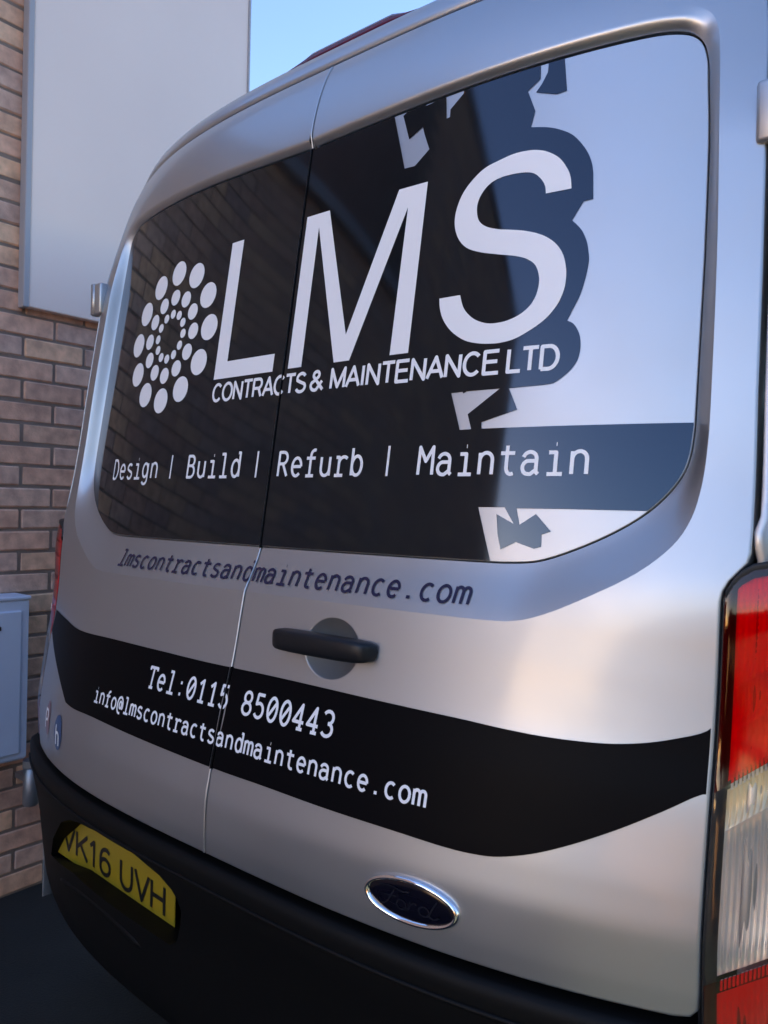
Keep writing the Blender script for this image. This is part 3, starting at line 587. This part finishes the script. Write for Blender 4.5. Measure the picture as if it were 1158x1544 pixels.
# ---- tail lights
def zb1(x): return 1.041+.80*np.clip(x-.8157, -1, .065)
def zb2(x): return .8131+.62*np.clip(x-.8159, -1, .075)
def ztop(x): return np.interp(x, [.809, .812, .818, .828, .838, .850, .90, .945], [1.272, 1.283, 1.297, 1.310, 1.318, 1.322, 1.328, 1.330])
LXP = [(.8095, .006), (.8100, .0015), (.8125, .0), (.820, 0), (.828, .0), (.840, 0), (.855, 0), (.870, 0), (.885, .002), (.900, .006), (.915, .013), (.928, .024), (.938, .040), (.944, .065), (.946, .11), (.947, .17)]
def LY(x, z): return S(x, np.clip(z, .62, 3))
for s in (1, -1):
    lamp = empty('tail_light', (0, 0, 0)); lamp.parent = van
    def sheet(name, zlo, zhi, mt, dy=.0, nz=14, cols=LXP, parent=lamp, xo=0.):
        rows_ = []
        for x, d in cols:
            za, zb_ = float(zlo(x)), float(zhi(x)); r_ = []
            for k in range(nz+1):
                z = za+(zb_-za)*k/nz; r_.append((s*(x+xo), float(LY(min(x, .90), z))+(max(x, .9)-.9)*.3+d+dy, z))
            rows_.append(r_)
        return strip(name, rows_, mt, parent)
    sheet('lens', zb1, ztop, M['lens_red']); sheet('lens', zb2, zb1, M['lens_clear']); sheet('lens', lambda x: .58, zb2, M['lens_red'])
    # moulded dark border, seen through the edge of the lens
    sheet('lamp_border', lambda x: .58, ztop, M['rubber'], .003, 40, [(.8085, .012), (.8088, .0), (.811, -.0025), (.8225, .001), (.8235, .005)])
    tops = []
    for dz, dyy in ((.004, .012), (.004, -.0015), (0, -.003), (-.014, .001), (-.0145, .006)):
        tops.append([(s*x, float(LY(min(x, .9), ztop(x)))+(max(x, .9)-.9)*.3+d+dyy, float(ztop(x))+dz-.002) for x, d in LXP[2:]])
    strip('lamp_border', tops, M['rubber'], lamp)
    # reflectors: fluted bowls behind the lens
    def bowl(name, zlo, zhi, mt, kind, depth=.022, nx_=150, nz=44):
        rows_ = []
        for x in np.linspace(.812, .935, nx_):
            za, zb_ = float(zlo(x)), float(zhi(x)); r_ = []
            for k in range(nz+1):
                u = k/nz; z = za+(zb_-za)*u; cx_ = (x-.88)/.06
                d = .008 + .45*depth*math.sin(math.pi*u)*max(.25, 1-cx_*cx_)**.5
                if kind == 'v': d += .0013*math.sin(2*math.pi*x/.0062)*min(1, 4*u*(1-u)*2)
                elif kind == 'h': d += .0018*abs(math.sin(math.pi*z/.0085)) + .0007*math.sin(2*math.pi*x/.0062)
                elif kind == 's': d += .0004*math.sin(2*math.pi*x/.0062) + .0005*math.sin(2*math.pi*z/.017)
                r_.append((s*x, float(LY(min(x, .90), z))+(max(x, .9)-.9)*.6+d, z))
            rows_.append(r_)
        return strip(name, rows_, mt, lamp)
    off = lambda f, a: (lambda x: f(x)+a)
    bowl('reflector', off(zb1, .115), ztop, M['reflector_red'], 'h', .012); bowl('reflector', off(zb1, .062), off(zb1, .115), M['reflector_red'], 'v', .016); bowl('reflector', off(zb1, .004), off(zb1, .062), M['reflector_red'], 's', .010)
    bowl('reflector', off(zb1, -.055), off(zb1, -.006), M['bulb_tint'], 'v', .022); pass
    bowl('reflector', off(zb2, .004), off(zb1, -.055), M['reflector'], 'v', .022, 150, 80)
    bowl('reflector', lambda x: .60, off(zb2, -.018), M['reflector_red'], 'v', .024)
    # ribbed dividing strips between the colours
    for f, mt_, a0, hh in ((zb1, M['reflector'], -.0045, .0040), (zb1, M['reflector_red'], .0045, .0045), (zb2, M['reflector_red'], -.008, .0062)):
        bm = bmesh.new()
        for x in np.arange(.829, .93, .0042):
            z = float(f(x))+a0; y = float(LY(min(x, .9), z))+(max(x, .9)-.9)*.6+.005
            g_ = bmesh.ops.create_cube(bm, size=1)['verts']
            for v in g_: v.co = Vector((s*(x+v.co.x*.0026), y+v.co.y*.004, z+v.co.z*hh*2+v.co.x*.0026*.7))
        bm_obj('ribbed_strip', bm, mt_, lamp)
    # dark housing behind
    sheet('lamp_housing', lambda x: .58, lambda x: float(ztop(x))-.001, M['gap'], .050, 20, [(.805, -.045)]+LXP[3:-3]+[(.945, -.02)])

# ---- rear bumper and number plate
BY = _pchip(np.array([.33, .36, .42, .50, .58, .64, .70, .735, .745, .7495, .7515, .7520]), np.array([-.05, -.085, -.106, -.116, -.126, -.137, -.149, -.152, -.149, -.144, -.137, -.08]))
def BS(x, z): return BY(z) + .20*np.abs(x)**3
PO = [(-0.6961, 0.522), (-0.5182, 0.5502), (-0.1182, 0.5507), (-0.0974, 0.5655), (-0.0776, 0.6063), (-0.0688, 0.636), (-0.0735, 0.6567), (-0.0889, 0.6736), (-0.1221, 0.6896), (-0.2075, 0.7061), (-0.3342, 0.7067), (-0.4332, 0.698), (-0.4862, 0.6866), (-0.5488, 0.6587), (-0.6513, 0.5815)]
PO = resample(PO, .012, True)
bump_out = resample([(-.93, .335), (.93, .335), (.93, .712), (-.93, .712)], .03, True)
bg_ = grid_pts(-.92, .92, .345, .704, .022)
bumper = surf('rear_bumper', BS, [bump_out], [PO], bg_, material=M['plastic'], parent=van)
bx = np.linspace(-.93, .93, 90)
strip('bumper_lip', [[(x, float(BS(x, z)), z) for x in bx] for z in (.712, .72, .728, .735, .740, .745, .7475, .7495, .7508, .7515, .7519)], M['plastic'], bumper)
rows = [np.stack([PO[:, 0], BS(PO[:, 0], PO[:, 1])+d, PO[:, 1]], 1) for d in (0, .0)] 
rows[1] = np.stack([PO[:, 0], np.full(len(PO), .0), PO[:, 1]-.02], 1)
strip('plate_recess', rows, M['plastic'], bumper, closed=True)
bm_obj('plate_recess', box_bm(-.40, .005, .60, .68, .01, .34), M['plastic'], bumper)
for s in (1, -1):
    V = []
    cols_ = [(.93, 0), (.955, .03), (.972, .08), (.98, .16), (.985, .75)]
    zs_ = list(np.linspace(.335, .735, 12))+[.745, .7495, .7515]
    strip('bumper_corner', [[(s*x, float(BS(.93, z))+d, z) for z in zs_] for x, d in cols_], M['plastic'], bumper)
    strip('bumper_corner', [[(s*x, float(BS(.93, .7515))+d, .7515) for x, d in cols_], [(s*.80, float(BS(.93, .7515))+max(d, .05), .7535) for x, d in cols_]], M['plastic'], bumper)
# shallow moulded ridge under the plate and a groove line below the doors
V, f_ = tube([(x, float(BS(x, .5))+.004, .500-.05*((x+.4)/.3)**2+.02) for x in np.linspace(-.62, -.22, 16)], [.004]+[.009]*14+[.004], 10); mesh_obj('bumper_ridge', V, f_, M['plastic'], bumper, True)
V, f_ = tube([(x, float(BS(x, .712))-.001, .712) for x in np.linspace(-.90, .90, 50)], .004, 8); mesh_obj('bumper_ridge', V, f_, M['plastic'], bumper, True)
plate = bm_obj('number_plate', box_bm(-.4365, -.0665, .5715, .520, .003, .111, .0012), M['yellow'], bumper)
plate.matrix_local = Matrix.Translation((-.4365, -.053, .583)) @ Matrix.Rotation(R(-3.6), 4, 'Z') @ Matrix.Translation((.4365, .0665, -.5715))
pchars = caps('VK16', -.656, -.430, .540, .056, .0046) + caps('UVH', -.388, -.210, .540, .056, .0046)
PF = lambda x, z: np.full_like(np.asarray(x, float), -.0685)
glyph_meshes('plate_lettering', pchars, PF, .0008, M['ink'], ((-1, plate),))
# ================= the brick building on the left =================
WX = -1.59; WEND = 1.235; WBEG = -6.8; WTOP = 5.4
wall = empty('brick_building', (WX, 0, 0), label='brown brick building with a pale flat panel standing left of the van', category='building')
def loc(o): o.location = Vector(o.location) - Vector((WX, 0, 0)); return o
YA, YB, ZLOW = -2.3, .08, 3.3     # unseen stretch from YA to YB, lowered so the door ledge reflects sky
for (ya, yb, zt) in ((WBEG, YA, WTOP), (YA, YB, ZLOW), (YB, WEND, WTOP)):
    loc(bm_obj('mortar_wall', box_bm(WX-.0035-2.0, (ya+yb)/2, zt/2, 4.0, yb-ya-.004, zt), M['mortar'], wall))
    loc(bm_obj('coping', box_bm(WX-1.97, (ya+yb)/2, zt+.04, 4.06, yb-ya+.02*(zt > 4), .08, .01), M['trim'], wall))
CH = .075; BL = .225
# one brick, shared by all the bricks one can pick out beside the van
bmk = box_bm(0, 0, 0, 1025e-4, .217, .067, .005, 1); bme = bpy.data.meshes.new('brick'); bmk.to_mesh(bme); bmk.free(); bme.materials.append(M['brick'])
bmk = box_bm(0, 0, 0, .1025, .1025, .065, .004, 1); bmh = bpy.data.meshes.new('brick_half'); bmk.to_mesh(bmh); bmh.materials.append(M['brick']); bmk.free()
SV = []; SF = []; nbrick = 0
cv = np.array([(a, b, c) for a in (-.5, .5) for b in (-.5, .5) for c in (-.5, .5)]); cf = [(0, 1, 3, 2), (4, 6, 7, 5), (0, 4, 5, 1), (2, 3, 7, 6), (1, 5, 7, 3), (0, 2, 6, 4)]
for r_ in range(int(WTOP/CH)):
    z = r_*CH+.0375; y = WBEG + (r_ % 2)*BL/2
    while y < WEND-.02:
        yl, yh = y+.004, min(y+BL-.004, WEND)
        if z > ZLOW-.02 and YA-.12 < (yl+yh)/2 < YB: y += BL; continue
        dx = random.uniform(-.0022, .0022); dz = random.uniform(-.0018, .0018)
        near = (-.02 < (yl+yh)/2 < .80) and z < 3.25
        if near and nbrick < 290 and yh-yl > .2:
            o = bpy.data.objects.new('brick', bme); COL.objects.link(o); o.parent = wall
            o.location = (dx-.051, (yl+yh)/2, z+dz); o.rotation_euler = (random.uniform(-.008, .008), random.uniform(-.01, .01), random.uniform(-.01, .01)); nbrick += 1
        elif yh-yl > .03:
            b0 = len(SV); SV += [tuple(q) for q in cv*np.array([.10, yh-yl, .067])+np.array([dx-.05, (yl+yh)/2, z+dz])]; SF += [tuple(b0+i for i in f) for f in cf]
        y += BL
mesh_obj('brickwork', SV, SF, M['brick'], wall, kind='stuff')
# pale flat panel fixed to the wall, with its edge trim
loc(bm_obj('wall_panel', box_bm(WX+.018, (.285+WEND)/2, 2.047+1.66, .036, WEND-.285, 3.32, .004), M['panel'], wall))
loc(bm_obj('panel_trim', box_bm(WX+.021, .2735, 2.043+1.66, .042, .021, 3.32, .004), M['trim'], wall))
loc(bm_obj('panel_trim', box_bm(WX+.020, WEND+.004, 2.047+1.66, .044, .010, 3.32, .002), M['trim'], wall))
# meter box
mb = empty('meter_box', (WX, .1, .78), label='pale blue-grey meter box fixed low on the brick wall', category='meter box')
def mloc(o): o.location = Vector(o.location) - Vector((WX, .1, .78)); return o
y1 = .275; y0 = -.16
mloc(bm_obj('box_body', box_bm(WX+.055, (y0+y1)/2, .775, .11, y1-y0, .545, .012, 3), M['box'], mb))
mloc(bm_obj('box_door', box_bm(WX+.113, (y0+y1)/2-.006, .768, .010, y1-y0-.05, .480, .004), M['box'], mb))
mloc(bm_obj('box_lid', box_bm(WX+.056, (y0+y1)/2, 1.050, .118, y1-y0+.004, .014, .005, 3), M['box'], mb))
mloc(bm_obj('box_lock', box_bm(WX+.119, y1-.115, .955, .006, .03, .014, .002), M['rubber'], mb))
mloc(bm_obj('box_lock', box_bm(WX+.119, y1-.115, .625, .006, .03, .010, .002), M['rubber'], mb))
# pipe stub below it
pp = empty('gas_pipe', (WX+.07, .31, .40), label='short grey capped metal pipe on the wall beside the meter box', category='pipe')
V, f_ = tube([(0, 0, -.075), (0, 0, -.07), (0, 0, .055), (0, 0, .058)], [.022, .026, .026, .022], 16); mesh_obj('pipe', V, f_, M['steel'], pp, True)
V, f_ = tube([(0, 0, .058), (0, 0, .062), (0, 0, .082), (0, 0, .085)], [.030, .031, .031, .024], 6); mesh_obj('pipe_cap', V, f_, M['steel'], pp)
bm_obj('wall_bracket', box_bm(-.035, 0, .02, .07, .05, .02, .003), M['steel'], pp)

# ================= ground =================
gv = [(-400, -400, 0), (400, -400, 0), (400, 400, 0), (-400, 400, 0)]
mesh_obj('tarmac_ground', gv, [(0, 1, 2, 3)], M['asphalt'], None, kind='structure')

bm_obj('added_pavement', box_bm(10.75, -14.65, .004, 20.0, 28.0, .03, .004), M['paving'], None, kind='structure')  # unseen tan ground, added to warm reflections in the lower right door
# ================= things added behind the camera, unseen, to light and reflect in the paint =================
def added_house(x, y, w_, d_, h_, label, rz=55):
    hh = empty('added_house', (x, y, 0), label=label, category='added_house'); hh.rotation_euler[2] = R(rz)
    bm_obj('wall', box_bm(0, -d_/2, h_/2, w_, d_, h_), M['cream'], hh)
    V = [(-w_/2-.3, .35, h_), (w_/2+.3, .35, h_), (w_/2+.3, -d_/2, h_+2.2), (-w_/2-.3, -d_/2, h_+2.2), (-w_/2-.3, -d_-.35, h_), (w_/2+.3, -d_-.35, h_)]
    mesh_obj('roof', V, [(0, 1, 2, 3), (3, 2, 5, 4), (0, 3, 4), (1, 5, 2)], M['roof'], hh)
    for cx in (-w_/4, w_/4):
        for cz in (1.5, 4.1):
            f = bm_obj('window', box_bm(cx, .02, cz, 1.5, .08, 1.2, .01), M['frame'], hh); bm_obj('pane', box_bm(cx, .065, cz, 1.34, .02, 1.04), M['pane'], f)
lw = empty('bounce_wall', (2.3, -5.2, 0), label='unseen low tan wall added to bounce warm sun into the doors', category='wall')  # out of view, added to throw warm sunlight onto the lower right door
bm_obj('wall', box_bm(0, 0, .36, .22, 7.6, .72), M['tan'], lw); bm_obj('coping', box_bm(0, 0, .75, .30, 7.7, .06, .01), M['tan'], lw)
h1 = added_house(10.5, -6.5, 9.0, 7, 5.2, 'cream rendered house out of view to the right, put there to reflect warm sun')  # unseen facade, added as a warm source for the paint
def belt():
    t = empty('screen_hedge', (2.5, -17, 0), label='dark hedge and bushes behind the camera, shaped to block low sky glow', category='screen_hedge', kind='stuff')  # unseen; gap and heights shaped to block horizon glow yet pass the sun
    N_ = 26000; x = rng.uniform(-11.5, 6, N_); xw = x+2.5; top = np.where(xw < -3.3, 4.2, np.where(xw < 1.2, .95, 2.2))*(1+.12*np.sin(x*1.1)+.08*np.sin(x*2.7+1)+.05*np.sin(x*6)); z = top*rng.uniform(0, 1, N_)**.8; y = rng.uniform(-1.5, 1.5, N_)
    c = np.stack([x, y, z], 1); a = rng.normal(size=(N_, 3))*.11; b = rng.normal(size=(N_, 3))*.11
    mesh_obj('crown', np.stack([c-a, c+b, c+a, c-b], 1).reshape(-1, 3), np.arange(N_*4).reshape(-1, 4), M['leaf'], t, kind='stuff')
    for k in range(7): V, f_ = tube([(-7.5+2.4*k, 0, 0), (-7.4+2.4*k, .1, .3), (-7.5+2.4*k, 0, .6)], [.05, .04, .02], 8); mesh_obj('trunk', V, f_, M['bark'], t)
belt()
